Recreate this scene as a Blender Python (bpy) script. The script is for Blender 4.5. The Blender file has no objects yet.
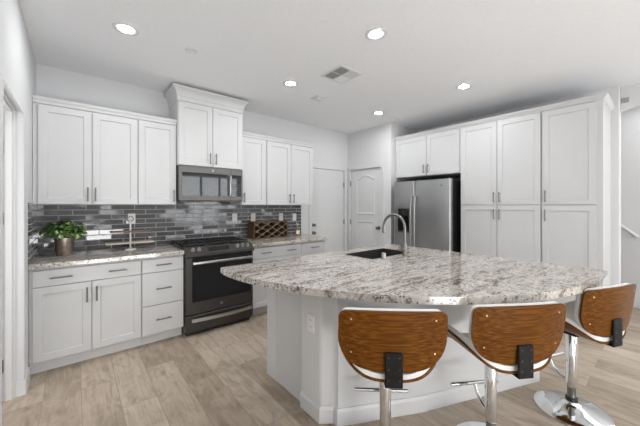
import bpy, bmesh, math, random
from mathutils import Vector, Matrix
random.seed(7)
SC = bpy.context.scene
COL = SC.collection
PI = math.pi
R = math.radians

# ------------------------------------------------------------------ camera, world, light, exposure
cam_d = bpy.data.cameras.new('camera')
cam = bpy.data.objects.new('camera', cam_d)
COL.objects.link(cam)
cam.location = (0, 0, 1.382)
cam.rotation_euler = (PI / 2, 0, R(49.96 - 90))
cam_d.sensor_fit = 'HORIZONTAL'
cam_d.sensor_width = 36
cam_d.lens = 36 * 290.3 / 640
cam_d.shift_y = -7.5 / 640
cam_d.clip_start = 0.02
SC.camera = cam

w = bpy.data.worlds.new('world')
SC.world = w
w.use_nodes = True
w.node_tree.nodes['Background'].inputs[0].default_value = (0.9, 0.95, 1, 1)
w.node_tree.nodes['Background'].inputs[1].default_value = 0.5

SC.view_settings.view_transform = 'Standard'
SC.view_settings.look = 'None'
SC.view_settings.gamma = 1
SC.view_settings.use_curve_mapping = False
SC.view_settings.exposure = 0.09
WINDOW_GLOW = 3.9
LAMP_GLOW = 355.0


def area(name, loc, rot, sx, sy, watts, col=(1, 1, 1)):
    d = bpy.data.lights.new(name, 'AREA')
    d.shape = 'RECTANGLE'
    d.size, d.size_y, d.energy, d.color = sx, sy, watts, col
    o = bpy.data.objects.new(name, d)
    COL.objects.link(o)
    o.location = loc
    o.rotation_euler = rot
    return o


# added upward fill near the floor behind the camera, brightens the ceiling
area('ceiling_fill', (.8, -2.1, .15), (R(180 - 30), 0, 0), 1.7, 1.4, 95)
# fill added beyond the side doorway to brighten the island's end panel
area('side_room_fill', (-1.1, 2.1, 1.4), (0, R(-90), 0), 1.8, 1.2, 19)
# unseen downward fill added to lift the stair hall and nearby floor
area('stair_hall_fill', (5.3, -.5, 2.68), (0, 0, 0), .7, 1.6, 8)
# wide downward fill added over the great room, no fixtures behind it
area('great_room_fill', (3.0, -1.6, 2.70), (0, 0, 0), 4.5, 2.5, 12, (.96, .98, 1))
CEIL = 2.735
H = 1.382


# ------------------------------------------------------------------ materials
def mat(name, col=(.8, .8, .8), rough=.5, metal=0.0, spec=.5, coat=0.0):
    m = bpy.data.materials.new(name)
    m.use_nodes = True
    b = m.node_tree.nodes['Principled BSDF']
    b.inputs['Base Color'].default_value = (*col, 1)
    b.inputs['Roughness'].default_value = rough
    b.inputs['Metallic'].default_value = metal
    b.inputs['Specular IOR Level'].default_value = spec
    b.inputs['Coat Weight'].default_value = coat
    return m


def nd(m, typ, **kw):
    n = m.node_tree.nodes.new(typ)
    for k, v in kw.items():
        if k in n.inputs:
            n.inputs[k].default_value = v
        else:
            setattr(n, k, v)
    return n


def lk(m, a, b):
    m.node_tree.links.new(a, b)


def bsdf(m):
    return m.node_tree.nodes['Principled BSDF']


def ramp(m, stops, interp='LINEAR'):
    n = m.node_tree.nodes.new('ShaderNodeValToRGB')
    n.color_ramp.interpolation = interp
    e = n.color_ramp.elements
    while len(e) > 1:
        e.remove(e[-1])
    for i, (p, c) in enumerate(stops):
        x = e[0] if i == 0 else e.new(p)
        x.position = p
        x.color = (*c, 1)
    return n


def soft_noise(m, base, amp, scale, bump=0.0, coord='Object', stretch=(1, 1, 1)):
    """gentle procedural tone variation (and an optional bump) round a base colour"""
    tc = nd(m, 'ShaderNodeTexCoord')
    mp = nd(m, 'ShaderNodeMapping')
    mp.inputs['Scale'].default_value = stretch
    lk(m, tc.outputs[coord], mp.inputs[0])
    no = nd(m, 'ShaderNodeTexNoise', Scale=scale, Detail=4.0)
    lk(m, mp.outputs[0], no.inputs['Vector'])
    lo = tuple(max(0, c * (1 - amp)) for c in base)
    hi = tuple(min(1, c * (1 + amp)) for c in base)
    r = ramp(m, [(.3, lo), (.7, hi)])
    lk(m, no.outputs['Fac'], r.inputs[0])
    lk(m, r.outputs[0], bsdf(m).inputs['Base Color'])
    if bump:
        b = nd(m, 'ShaderNodeBump', Strength=bump, Distance=.002)
        lk(m, no.outputs['Fac'], b.inputs['Height'])
        lk(m, b.outputs[0], bsdf(m).inputs['Normal'])
    return m


WHITE = (.80, .80, .80)
M = {}
M['wall'] = soft_noise(mat('painted_wall', rough=.85, spec=.2), (.70, .70, .705), .01, 60)
M['ceiling'] = soft_noise(mat('painted_ceiling', rough=.9, spec=.15), (.865, .875, .89), .02, 50, .08)
M['trim'] = soft_noise(mat('trim_paint', rough=.4), (.69, .69, .69), .01, 9)
M['cabinet'] = soft_noise(mat('cabinet_paint', rough=.42, spec=.35), (.615, .615, .615), .012, 5)
M['toe'] = soft_noise(mat('toe_kick_paint', rough=.5), (.74, .74, .74), .02, 8)
M['nickel'] = soft_noise(mat('brushed_nickel', rough=.32, metal=1), (.22, .218, .215), .1, 40, stretch=(1, 1, 30))
M['chrome'] = soft_noise(mat('chrome', rough=.07, metal=1), (.74, .75, .76), .03, 8)
M['satin'] = soft_noise(mat('satin_steel', rough=.28, metal=1), (.27, .268, .26), .05, 20)
M['steel'] = soft_noise(mat('stainless_steel', rough=.3, metal=1), (.46, .465, .47), .06, 3, stretch=(1, 1, 60))
M['steel_bright'] = soft_noise(mat('bright_steel', rough=.3, metal=1), (.44, .44, .43), .05, 6, stretch=(60, 1, 1))
M['slate'] = soft_noise(mat('slate_steel', rough=.38, metal=.75), (.075, .071, .066), .1, 4, stretch=(60, 1, 1))
M['mw_face'] = soft_noise(mat('microwave_steel', rough=.42, metal=.6), (.15, .145, .137), .06, 4, stretch=(60, 1, 1))
M['black_glass'] = soft_noise(mat('black_glass', rough=.04, spec=.6), (.008, .008, .009), .2, 4)
M['mw_glass'] = soft_noise(mat('microwave_glass', rough=.03, spec=.8), (.012, .013, .016), .2, 4)
M['black'] = soft_noise(mat('black_plastic', rough=.45), (.012, .012, .012), .3, 30)
M['iron'] = soft_noise(mat('cast_iron', rough=.6), (.02, .02, .02), .3, 90, .2)
M['bracket'] = soft_noise(mat('black_steel', rough=.55, spec=.2), (.010, .009, .009), .3, 50)
M['leather'] = soft_noise(mat('white_leather', rough=.42), (.78, .77, .745), .03, 140, .12)
M['plate'] = soft_noise(mat('outlet_plastic', rough=.35), (.83, .82, .79), .01, 20)
M['vent'] = soft_noise(mat('vent_metal', rough=.5), (.72, .72, .72), .02, 20)
M['vent_dark'] = soft_noise(mat('vent_duct', rough=.8), (.32, .32, .32), .1, 10)
M['soil'] = soft_noise(mat('soil', rough=.95), (.035, .025, .018), .4, 90, .5)
M['copper'] = soft_noise(mat('hammered_copper', rough=.3, metal=.9), (.42, .355, .30), .25, 30, .3)
M['sink'] = soft_noise(mat('sink_steel', rough=.35), (.035, .034, .033), .1, 12)
M['brass'] = soft_noise(mat('pale_brass', rough=.3, metal=1), (.62, .50, .34), .05, 60)
M['amber'] = soft_noise(mat('amber_glass', rough=.1), (.24, .16, .09), .15, 12)
M['paper'] = soft_noise(mat('paper_label', rough=.7), (.80, .77, .70), .02, 40)
M['rail'] = soft_noise(mat('handrail_paint', rough=.35), (.74, .74, .75), .02, 12)
M['grey_plastic'] = soft_noise(mat('grey_plastic', rough=.5), (.33, .33, .34), .05, 30)

m = mat('lamp_diffuser', rough=.4)
bsdf(m).inputs['Emission Color'].default_value = (.96, .98, 1, 1)
bsdf(m).inputs['Emission Strength'].default_value = LAMP_GLOW
M['lamp'] = m
m = mat('daylight_pane', rough=.1)
bsdf(m).inputs['Emission Color'].default_value = (.93, .97, 1, 1)
bsdf(m).inputs['Emission Strength'].default_value = WINDOW_GLOW
M['pane'] = m


def planks():
    m = mat('wood_floor', rough=.42, spec=.35)
    geo = nd(m, 'ShaderNodeNewGeometry')
    sp = nd(m, 'ShaderNodeSeparateXYZ')
    lk(m, geo.outputs['Position'], sp.inputs[0])
    ax = nd(m, 'ShaderNodeMath', operation='ADD')
    ax.inputs[1].default_value = .181 + 2.11
    lk(m, sp.outputs['X'], ax.inputs[0])
    ay = nd(m, 'ShaderNodeMath', operation='ADD')
    ay.inputs[1].default_value = 20.35
    lk(m, sp.outputs['Y'], ay.inputs[0])
    cb = nd(m, 'ShaderNodeCombineXYZ')
    lk(m, ay.outputs[0], cb.inputs[0])
    lk(m, ax.outputs[0], cb.inputs[1])
    br = nd(m, 'ShaderNodeTexBrick', offset=.37, offset_frequency=2)
    br.inputs['Scale'].default_value = 1
    br.inputs['Brick Width'].default_value = 1.22
    br.inputs['Row Height'].default_value = .211
    br.inputs['Mortar Size'].default_value = .0022
    br.inputs['Mortar Smooth'].default_value = .1
    br.inputs['Color1'].default_value = (0, 0, 0, 1)
    br.inputs['Color2'].default_value = (1, 1, 1, 1)
    br.inputs['Mortar'].default_value = (.5, .5, .5, 1)
    lk(m, cb.outputs[0], br.inputs['Vector'])
    tone = ramp(m, [(0, (.375, .30, .228)), (.5, (.48, .395, .31)), (1, (.54, .455, .365))])
    lk(m, br.outputs['Color'], tone.inputs[0])
    # grain: noise stretched along the plank, offset by the plank's own random tone
    off = nd(m, 'ShaderNodeVectorMath', operation='SCALE')
    lk(m, br.outputs['Color'], off.inputs[0])
    off.inputs['Scale'].default_value = 13.0
    ad = nd(m, 'ShaderNodeVectorMath', operation='ADD')
    lk(m, cb.outputs[0], ad.inputs[0])
    lk(m, off.outputs[0], ad.inputs[1])
    mp = nd(m, 'ShaderNodeMapping')
    mp.inputs['Scale'].default_value = (1.2, 15, 1)
    lk(m, ad.outputs[0], mp.inputs[0])
    n1 = nd(m, 'ShaderNodeTexNoise', Scale=2.6, Detail=7.0, Roughness=.62, Distortion=.8)
    lk(m, mp.outputs[0], n1.inputs['Vector'])
    g = ramp(m, [(.25, (.74, .72, .70)), (.5, (1, 1, 1)), (.75, (1.12, 1.12, 1.12))])
    lk(m, n1.outputs['Fac'], g.inputs[0])
    mp2 = nd(m, 'ShaderNodeMapping')
    mp2.inputs['Scale'].default_value = (1.6, 3.2, 1)
    lk(m, ad.outputs[0], mp2.inputs[0])
    n2 = nd(m, 'ShaderNodeTexNoise', Scale=2.2, Detail=5.0, Roughness=.6, Distortion=1.5)
    lk(m, mp2.outputs[0], n2.inputs['Vector'])
    g2 = ramp(m, [(.32, (.74, .71, .69)), (.52, (1, 1, 1)), (.72, (1.10, 1.10, 1.11))])
    lk(m, n2.outputs['Fac'], g2.inputs[0])
    a = nd(m, 'ShaderNodeMix', data_type='RGBA', blend_type='MULTIPLY')
    a.inputs['Factor'].default_value = 1
    lk(m, tone.outputs[0], a.inputs['A'])
    lk(m, g.outputs[0], a.inputs['B'])
    b = nd(m, 'ShaderNodeMix', data_type='RGBA', blend_type='MULTIPLY')
    b.inputs['Factor'].default_value = 1
    lk(m, a.outputs['Result'], b.inputs['A'])
    lk(m, g2.outputs[0], b.inputs['B'])
    c = nd(m, 'ShaderNodeMix', data_type='RGBA')
    lk(m, br.outputs['Fac'], c.inputs['Factor'])
    lk(m, b.outputs['Result'], c.inputs['A'])
    c.inputs['B'].default_value = (.33, .27, .21, 1)
    lk(m, c.outputs['Result'], bsdf(m).inputs['Base Color'])
    bp = nd(m, 'ShaderNodeBump', Strength=.25, Distance=.002)
    iv = nd(m, 'ShaderNodeMath', operation='SUBTRACT')
    lk(m, n1.outputs['Fac'], iv.inputs[0])
    lk(m, br.outputs['Fac'], iv.inputs[1])
    lk(m, iv.outputs[0], bp.inputs['Height'])
    lk(m, bp.outputs[0], bsdf(m).inputs['Normal'])
    return m


def tiles():
    m = mat('glazed_subway_tile', rough=.09, spec=.5, coat=1.0)
    geo = nd(m, 'ShaderNodeNewGeometry')
    sp = nd(m, 'ShaderNodeSeparateXYZ')
    lk(m, geo.outputs['Position'], sp.inputs[0])
    s = nd(m, 'ShaderNodeMath', operation='ADD')
    lk(m, sp.outputs['X'], s.inputs[0])
    lk(m, sp.outputs['Y'], s.inputs[1])
    s2 = nd(m, 'ShaderNodeMath', operation='ADD')
    s2.inputs[1].default_value = 10.02
    lk(m, s.outputs[0], s2.inputs[0])
    z = nd(m, 'ShaderNodeMath', operation='SUBTRACT')
    z.inputs[1].default_value = .914 - .0528 * 20
    lk(m, sp.outputs['Z'], z.inputs[0])
    cb = nd(m, 'ShaderNodeCombineXYZ')
    lk(m, s2.outputs[0], cb.inputs[0])
    lk(m, z.outputs[0], cb.inputs[1])
    br = nd(m, 'ShaderNodeTexBrick', offset=.5, offset_frequency=2)
    br.inputs['Scale'].default_value = 1
    br.inputs['Brick Width'].default_value = .213
    br.inputs['Row Height'].default_value = .0528
    br.inputs['Mortar Size'].default_value = .0042
    br.inputs['Mortar Smooth'].default_value = .15
    br.inputs['Color1'].default_value = (.082, .081, .086, 1)
    br.inputs['Color2'].default_value = (.112, .110, .115, 1)
    br.inputs['Mortar'].default_value = (.42, .415, .41, 1)
    lk(m, cb.outputs[0], br.inputs['Vector'])
    lk(m, br.outputs['Color'], bsdf(m).inputs['Base Color'])
    rr = ramp(m, [(0, (.07, .07, .07)), (1, (.8, .8, .8))])
    lk(m, br.outputs['Fac'], rr.inputs[0])
    lk(m, rr.outputs[0], bsdf(m).inputs['Roughness'])
    no = nd(m, 'ShaderNodeTexNoise', Scale=22.0, Detail=1.0)
    lk(m, geo.outputs['Position'], no.inputs['Vector'])
    hh = nd(m, 'ShaderNodeMath', operation='MULTIPLY_ADD')
    hh.inputs[1].default_value = -.35
    lk(m, br.outputs['Fac'], hh.inputs[0])
    lk(m, no.outputs['Fac'], hh.inputs[2])
    # every tile is set at its own very slight tilt
    rnd_ = nd(m, 'ShaderNodeSeparateColor')
    lk(m, br.outputs['Color'], rnd_.inputs[0])
    tl = nd(m, 'ShaderNodeCombineXYZ')
    for ch, fq in (('X', 900.0), ('Z', 2170.0)):
        mu = nd(m, 'ShaderNodeMath', operation='MULTIPLY')
        mu.inputs[1].default_value = fq
        lk(m, rnd_.outputs['Red'], mu.inputs[0])
        si = nd(m, 'ShaderNodeMath', operation='SINE')
        lk(m, mu.outputs[0], si.inputs[0])
        lk(m, si.outputs[0], tl.inputs[ch])
    ts_ = nd(m, 'ShaderNodeVectorMath', operation='SCALE')
    ts_.inputs['Scale'].default_value = .032
    lk(m, tl.outputs[0], ts_.inputs[0])
    ta = nd(m, 'ShaderNodeVectorMath', operation='ADD')
    lk(m, geo.outputs['Normal'], ta.inputs[0])
    lk(m, ts_.outputs[0], ta.inputs[1])
    tn = nd(m, 'ShaderNodeVectorMath', operation='NORMALIZE')
    lk(m, ta.outputs[0], tn.inputs[0])
    bp = nd(m, 'ShaderNodeBump', Strength=.06, Distance=.004)
    lk(m, tn.outputs[0], bp.inputs['Normal'])
    lk(m, hh.outputs[0], bp.inputs['Height'])
    lk(m, bp.outputs[0], bsdf(m).inputs['Normal'])
    lk(m, bp.outputs[0], bsdf(m).inputs['Coat Normal'])
    cw = ramp(m, [(0, (.6, .6, .6)), (.5, (0, 0, 0))])
    lk(m, br.outputs['Fac'], cw.inputs[0])
    lk(m, cw.outputs[0], bsdf(m).inputs['Coat Weight'])
    bsdf(m).inputs['Coat Roughness'].default_value = .06
    return m


def granite():
    m = mat('polished_granite', rough=.08, spec=.55)
    tc = nd(m, 'ShaderNodeTexCoord')
    # drifting veins
    mp = nd(m, 'ShaderNodeMapping')
    mp.inputs['Rotation'].default_value = (0, 0, R(-62))
    mp.inputs['Scale'].default_value = (1.0, 6.0, 3.0)
    lk(m, tc.outputs['Object'], mp.inputs[0])
    n1 = nd(m, 'ShaderNodeTexNoise', Scale=2.4, Detail=6.0, Roughness=.62, Distortion=1.2)
    lk(m, mp.outputs[0], n1.inputs['Vector'])
    base = ramp(m, [(.30, (.12, .094, .08)), (.40, (.25, .205, .17)), (.47, (.45, .405, .36)), (.55, (.59, .55, .50)), (.62, (.41, .365, .32)), (.74, (.20, .165, .14))])
    lk(m, n1.outputs['Fac'], base.inputs[0])
    # mineral grains
    v = nd(m, 'ShaderNodeTexVoronoi', Scale=95.0)
    lk(m, tc.outputs['Object'], v.inputs['Vector'])
    sv = nd(m, 'ShaderNodeSeparateColor')
    lk(m, v.outputs['Color'], sv.inputs[0])
    n2 = nd(m, 'ShaderNodeTexNoise', Scale=16.0, Detail=4.0, Roughness=.65)
    lk(m, tc.outputs['Object'], n2.inputs['Vector'])
    # dark grains where the random value falls under a drifting threshold
    th = nd(m, 'ShaderNodeMath', operation='MULTIPLY_ADD')
    th.inputs[1].default_value = -1.7
    th.inputs[2].default_value = .98
    lk(m, n2.outputs['Fac'], th.inputs[0])
    lt = nd(m, 'ShaderNodeMath', operation='LESS_THAN')
    lk(m, sv.outputs['Red'], lt.inputs[0])
    lk(m, th.outputs[0], lt.inputs[1])
    gtone = ramp(m, [(0, (.035, .03, .03)), (.35, (.085, .07, .06)), (.7, (.17, .14, .12)), (1, (.26, .24, .225))])
    lk(m, sv.outputs['Green'], gtone.inputs[0])
    mx = nd(m, 'ShaderNodeMix', data_type='RGBA')
    lk(m, lt.outputs[0], mx.inputs['Factor'])
    lk(m, base.outputs[0], mx.inputs['A'])
    lk(m, gtone.outputs[0], mx.inputs['B'])
    # pale grains
    gt = nd(m, 'ShaderNodeMath', operation='GREATER_THAN')
    gt.inputs[1].default_value = .80
    lk(m, sv.outputs['Blue'], gt.inputs[0])
    gm = nd(m, 'ShaderNodeMath', operation='MULTIPLY')
    gm.inputs[1].default_value = .55
    lk(m, gt.outputs[0], gm.inputs[0])
    mx2 = nd(m, 'ShaderNodeMix', data_type='RGBA')
    lk(m, gm.outputs[0], mx2.inputs['Factor'])
    lk(m, mx.outputs['Result'], mx2.inputs['A'])
    mx2.inputs['B'].default_value = (.72, .69, .64, 1)
    lk(m, mx2.outputs['Result'], bsdf(m).inputs['Base Color'])
    return m


def wood(name, dark, mid, light, axis, scale=1.0, rough=.35):
    """grain lines running along one object axis"""
    m = mat(name, rough=rough, spec=.12)
    tc = nd(m, 'ShaderNodeTexCoord')
    mp = nd(m, 'ShaderNodeMapping')
    s = [52 * scale] * 3
    s['xyz'.index(axis)] = .8 * scale
    mp.inputs['Scale'].default_value = s
    lk(m, tc.outputs['Object'], mp.inputs[0])
    n = nd(m, 'ShaderNodeTexNoise', Scale=2.6, Detail=6.0, Roughness=.55, Distortion=.08)
    lk(m, mp.outputs[0], n.inputs['Vector'])
    r = ramp(m, [(.28, dark), (.5, mid), (.72, light)])
    lk(m, n.outputs['Fac'], r.inputs[0])
    lk(m, r.outputs[0], bsdf(m).inputs['Base Color'])
    return m


M['floor'] = planks()
M['tile'] = tiles()
M['granite'] = granite()
M['walnut'] = wood('walnut_veneer', (.058, .018, .003), (.125, .042, .004), (.205, .082, .012), 'x')
M['ply_edge'] = wood('plywood_edge', (.40, .27, .17), (.55, .40, .27), (.66, .50, .36), 'x', 1.5, .5)
M['rack'] = wood('rack_wood', (.05, .028, .014), (.10, .058, .030), (.16, .10, .058), 'x', 1, .5)
M['rack_slat'] = wood('rack_slat_wood', (.16, .11, .07), (.25, .18, .115), (.33, .25, .17), 'x', 1, .5)
M['tray_wood'] = wood('tray_wood', (.10, .075, .055), (.19, .145, .11), (.27, .21, .165), 'x', 1, .55)
M['tray_pale'] = wood('pale_tray_wood', (.42, .36, .29), (.54, .47, .39), (.62, .55, .47), 'x', 1, .55)

m = mat('leaves', rough=.45)
geo = nd(m, 'ShaderNodeNewGeometry')
rl = ramp(m, [(0, (.02, .06, .016)), (.45, (.05, .125, .025)), (.65, (.15, .27, .06)), (1, (.46, .55, .24))])
lk(m, geo.outputs['Random Per Island'], rl.inputs[0])
lk(m, rl.outputs[0], bsdf(m).inputs['Base Color'])
M['leaf'] = m


# ------------------------------------------------------------------ mesh helpers
class MB:
    def __init__(s):
        s.bm = bmesh.new()

    def box(s, x0, x1, y0, y1, z0, z1, bev=0.0, seg=1):
        x0, x1 = min(x0, x1), max(x0, x1)
        y0, y1 = min(y0, y1), max(y0, y1)
        z0, z1 = min(z0, z1), max(z0, z1)
        mtx = Matrix.Translation(((x0 + x1) / 2, (y0 + y1) / 2, (z0 + z1) / 2)) @ Matrix.Diagonal((x1 - x0, y1 - y0, z1 - z0, 1))
        r = bmesh.ops.create_cube(s.bm, size=1, matrix=mtx)
        if bev:
            es = list({e for v in r['verts'] for e in v.link_edges})
            bmesh.ops.bevel(s.bm, geom=es, offset=bev, segments=seg, affect='EDGES', profile=.5)
        return s

    def obox(s, c, size, rot, bev=0.0):
        mtx = Matrix.Translation(c) @ rot.to_4x4() @ Matrix.Diagonal((*size, 1))
        r = bmesh.ops.create_cube(s.bm, size=1, matrix=mtx)
        if bev:
            es = list({e for v in r['verts'] for e in v.link_edges})
            bmesh.ops.bevel(s.bm, geom=es, offset=bev, segments=1, affect='EDGES')
        return s

    def rings(s, rings, cap=True, close=True):
        """loft a list of equal-length point loops"""
        vs = [[s.bm.verts.new(p) for p in r] for r in rings]
        n = len(rings[0])
        for a, b in zip(vs, vs[1:]):
            for i in range(n if close else n - 1):
                j = (i + 1) % n
                try:
                    s.bm.faces.new((a[i], a[j], b[j], b[i]))
                except ValueError:
                    pass
        if cap and close:
            s.bm.faces.new(list(reversed(vs[0])))
            s.bm.faces.new(vs[-1])
        return s

    def lathe(s, prof, at=(0, 0, 0), n=24, axis=None):
        """prof: (r, z) pairs"""
        rot = Matrix.Identity(3)
        if axis is not None:
            rot = Vector((0, 0, 1)).rotation_difference(Vector(axis)).to_matrix()
        at = Vector(at)
        rr = []
        for r, z in prof:
            r = max(r, .0002)
            rr.append([at + rot @ Vector((r * math.cos(2 * PI * k / n), r * math.sin(2 * PI * k / n), z)) for k in range(n)])
        return s.rings(rr)

    def cyl(s, p, q, r, n=16, r2=None):
        p, q = Vector(p), Vector(q)
        d = q - p
        return s.lathe([(r, 0), (r2 if r2 is not None else r, d.length)], p, n, d.normalized())

    def tube(s, pts, r, n=12):
        pts = [Vector(p) for p in pts]
        rr = []
        up = Vector((0, 0, 1))
        t0 = (pts[1] - pts[0]).normalized()
        if abs(t0.dot(up)) > .9:
            up = Vector((1, 0, 0))
        nrm = t0.cross(up).normalized()
        for i, p in enumerate(pts):
            a = pts[max(0, i - 1)]
            b = pts[min(len(pts) - 1, i + 1)]
            t = (b - a).normalized()
            nrm = (nrm - t * nrm.dot(t)).normalized()
            bn = t.cross(nrm)
            rad = r[i] if isinstance(r, (list, tuple)) else r
            rr.append([p + nrm * rad * math.cos(2 * PI * k / n) + bn * rad * math.sin(2 * PI * k / n) for k in range(n)])
        return s.rings(rr)

    def prism(s, poly, lo, hi, axis='z', bev=None, bw=.01, seg=3):
        """extrude a polygon along an axis; bev(point)->bool marks corners whose long edge is rounded"""
        def P(a, b, c):
            return {'z': (a, b, c), 'x': (c, a, b), 'y': (a, c, b)}[axis]
        A = [s.bm.verts.new(P(a, b, lo)) for a, b in poly]
        B = [s.bm.verts.new(P(a, b, hi)) for a, b in poly]
        n = len(poly)
        s.bm.faces.new(list(reversed(A)))
        s.bm.faces.new(B)
        for i in range(n):
            j = (i + 1) % n
            s.bm.faces.new((A[i], A[j], B[j], B[i]))
        if bev:
            es = []
            for i, p in enumerate(poly):
                if bev(p):
                    es.append(s.bm.edges.get((A[i], B[i])))
            bmesh.ops.bevel(s.bm, geom=[e for e in es if e], offset=bw, segments=seg, affect='EDGES', profile=.5)
        return s

    def build(s, name, m, parent=None, smooth=False, angle=40):
        bmesh.ops.recalc_face_normals(s.bm, faces=s.bm.faces)
        L = Vector((0, 0, 0))
        if parent is not None:
            p = parent
            while p.parent is not None:
                p = p.parent
            L = Vector(p.get('_base', (0, 0, 0)))
        if L.length:
            bmesh.ops.translate(s.bm, verts=s.bm.verts, vec=-L)
        me = bpy.data.meshes.new(name)
        s.bm.to_mesh(me)
        s.bm.free()
        if isinstance(m, str):
            m = M[m]
        me.materials.append(m)
        if smooth:
            me.shade_smooth()
            me.set_sharp_from_angle(angle=R(angle))
        o = bpy.data.objects.new(name, me)
        COL.objects.link(o)
        o.parent = parent
        return o


def tag(o, label, cat, group=None):
    o['label'] = label
    o['category'] = cat
    if group:
        o['group'] = group
    return o


def thing(name, label, cat, loc=(0, 0, 0), group=None):
    o = bpy.data.objects.new(name, None)
    COL.objects.link(o)
    o.empty_display_size = .1
    o.location = loc
    o['_base'] = list(loc)
    return tag(o, label, cat, group)


def struct(o):
    o['kind'] = 'structure'
    return o


# ------------------------------------------------------------------ room shell
def wallbox(name, *b):
    return struct(MB().box(*b).build(name, 'wall'))


struct(MB().box(-1.7, 6.0, -3.8, 4.05, -.1, 0).build('floor', 'floor'))
struct(MB().box(-1.7, 6.0, -3.8, 4.05, CEIL, CEIL + .1).build('ceiling', 'ceiling'))
# wall at the camera's left with the cased doorway
poly = [(-3.8, 0), (2.2, 0), (2.2, 2.075), (3.02, 2.075), (3.02, 0), (3.86, 0), (3.86, CEIL), (-3.8, CEIL)]
wl = MB().prism(poly, -.42, -.29, 'x')
es = [e for e in wl.bm.edges if all(abs(v_.co.x + .29) < 1e-4 and 2.1 < v_.co.y < 3.1 and v_.co.z < 2.1 for v_ in e.verts) and not all(v_.co.z < .01 for v_ in e.verts)]
bmesh.ops.bevel(wl.bm, geom=es, offset=.028, segments=4, affect='EDGES', profile=.5)
struct(wl.build('wall_left', 'wall', smooth=True))
# range wall with an opening for the garage door
poly = [(-1.7, 0), (3.055, 0), (3.055, 2.03), (3.835, 2.03), (3.835, 0), (4.05, 0), (4.05, CEIL), (-1.7, CEIL)]
struct(MB().prism(poly, 3.86, 4.05, 'y').build('wall_back', 'wall'))
# arched-door wall
poly = [(2.878, 0), (3.075, 0), (3.075, 2.04), (3.795, 2.04), (3.795, 0), (3.86, 0), (3.86, CEIL), (2.878, CEIL)]
struct(MB().prism(poly, 3.93, 4.05, 'x').build('wall_right', 'wall'))
wallbox('wall_alcove_side', 4.05, 4.70, 2.878, 3.0, 0, CEIL)
# wall behind the pantry, its free end rounded
poly = [(4.70, .33), (4.83, .33), (4.83, 3.0), (4.70, 3.0)]
struct(MB().prism(poly, 0, CEIL, 'z', lambda p: p[1] < .4, .02, 4).build('wall_alcove', 'wall', smooth=True))
wallbox('wall_hall', 5.78, 5.9, -3.8, 4.05, 0, CEIL)
wallbox('wall_hall_end', 4.05, 5.78, 3.9, 4.05, 0, CEIL)
wallbox('wall_front', -1.7, 6.0, -3.9, -3.8, 0, CEIL)
wallbox('wall_side_room', -1.8, -1.7, -3.8, 4.05, 0, CEIL)
wallbox('wall_side_partition', -1.7, -.42, 1.2, 1.3, 0, CEIL)
# shallow arch over the stair opening
arc = [(-1.4, CEIL), (.327, CEIL), (.327, 2.46)]
for k in range(1, 13):
    t = k / 12
    arc.append((.327 - 1.5 * t, 2.46 + .13 * math.sin(PI * min(1, t * 1.0))))
arc.append((-1.4, 2.46))
struct(MB().prism(arc, 4.76, 4.82, 'x').build('wall_arch', 'wall'))

# baseboards
def baseboard(name, *b):
    return struct(MB().box(*b, bev=.006).build(name, 'trim'))


bb = MB()
bb.prism([(-.29, 3.235), (-.278, 3.235), (-.278, 3.008), (-.334, 3.008), (-.334, 3.02), (-.29, 3.02)], 0, .105, 'z', lambda p: p == (-.278, 3.008), .012)
struct(bb.build('baseboard_left', 'trim'))
bb = MB()
bb.prism([(4.70, .42), (4.688, .42), (4.688, .318), (4.83, .318), (4.83, .33), (4.70, .33)], 0, .105, 'z', lambda p: p == (4.688, .318), .012)
struct(bb.build('baseboard_alcove', 'trim'))
baseboard('baseboard_hall', 5.766, 5.78, -3.8, 3.9, 0, .105)
baseboard('baseboard_back', 2.84, 2.98, 3.848, 3.86, 0, .105)
baseboard('baseboard_right', 3.918, 3.93, 2.878, 3.0, 0, .105)


# ------------------------------------------------------------------ doors and casings
def casing(name, axis, wall, a0, a1, ztop, wdt=.062, t=.016):
    """three flat casing boards round an opening; axis of the wall's run, wall = room-side plane"""
    mb = MB()
    poly = [(a0 - wdt, 0), (a0, 0), (a0, ztop), (a1, ztop), (a1, 0), (a1 + wdt, 0), (a1 + wdt, ztop + wdt), (a0 - wdt, ztop + wdt)]
    if axis == 'x':
        mb.prism(poly, wall - t, wall, 'y')
    else:
        mb.prism(poly, wall - t, wall, 'x')
    es = [e for e in mb.bm.edges if e.calc_length() > .3]
    bmesh.ops.bevel(mb.bm, geom=es, offset=.004, segments=1, affect='EDGES')
    return struct(mb.build(name, 'trim'))


def knob(parent, name, p, d, m='nickel', r=.027):
    return MB().lathe([(.03, 0), (.03, .006), (.011, .012), (.011, .032), (r * .8, .038), (r, .05), (r * .85, .062), (r * .3, .067)], p, 20, d).build(name, m, parent, True)


casing('trim_1', 'x', 3.86, 3.055, 3.835, 2.03, .06)
casing('trim_2', 'y', 3.93, 3.075, 3.795, 2.04, .06)
d1 = MB().box(3.062, 3.828, 3.868, 3.905, .008, 2.022, .002).build('door_1', 'trim')
struct(d1)
knob(d1, 'deadbolt', (3.095, 3.868, 1.05), (0, -1, 0), 'nickel', .024)
knob(d1, 'door_knob', (3.095, 3.868, .915), (0, -1, 0))
for z in (1.765, 1.08, .25):
    MB().cyl((3.829, 3.862, z - .045), (3.829, 3.862, z + .045), .011, 10).build('hinge', 'nickel', d1)


# two-panel arch-top door, facing -x: front plane at x = 3.944
def arch_outline(y0, y1, z0, zs, rise, n=12):
    pts = [(y0, z0), (y1, z0)]
    for k in range(n + 1):
        t = k / n
        y = y1 + (y0 - y1) * t
        # cathedral arch: flat shoulders and a raised middle
        pts.append((y, zs + rise * math.sin(PI * t) ** 1.3))
    return pts


d2mb = MB().box(3.946, 3.98, 3.082, 3.788, .008, 2.032, .002)
d2 = struct(d2mb.build('door_2', 'trim'))


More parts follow.
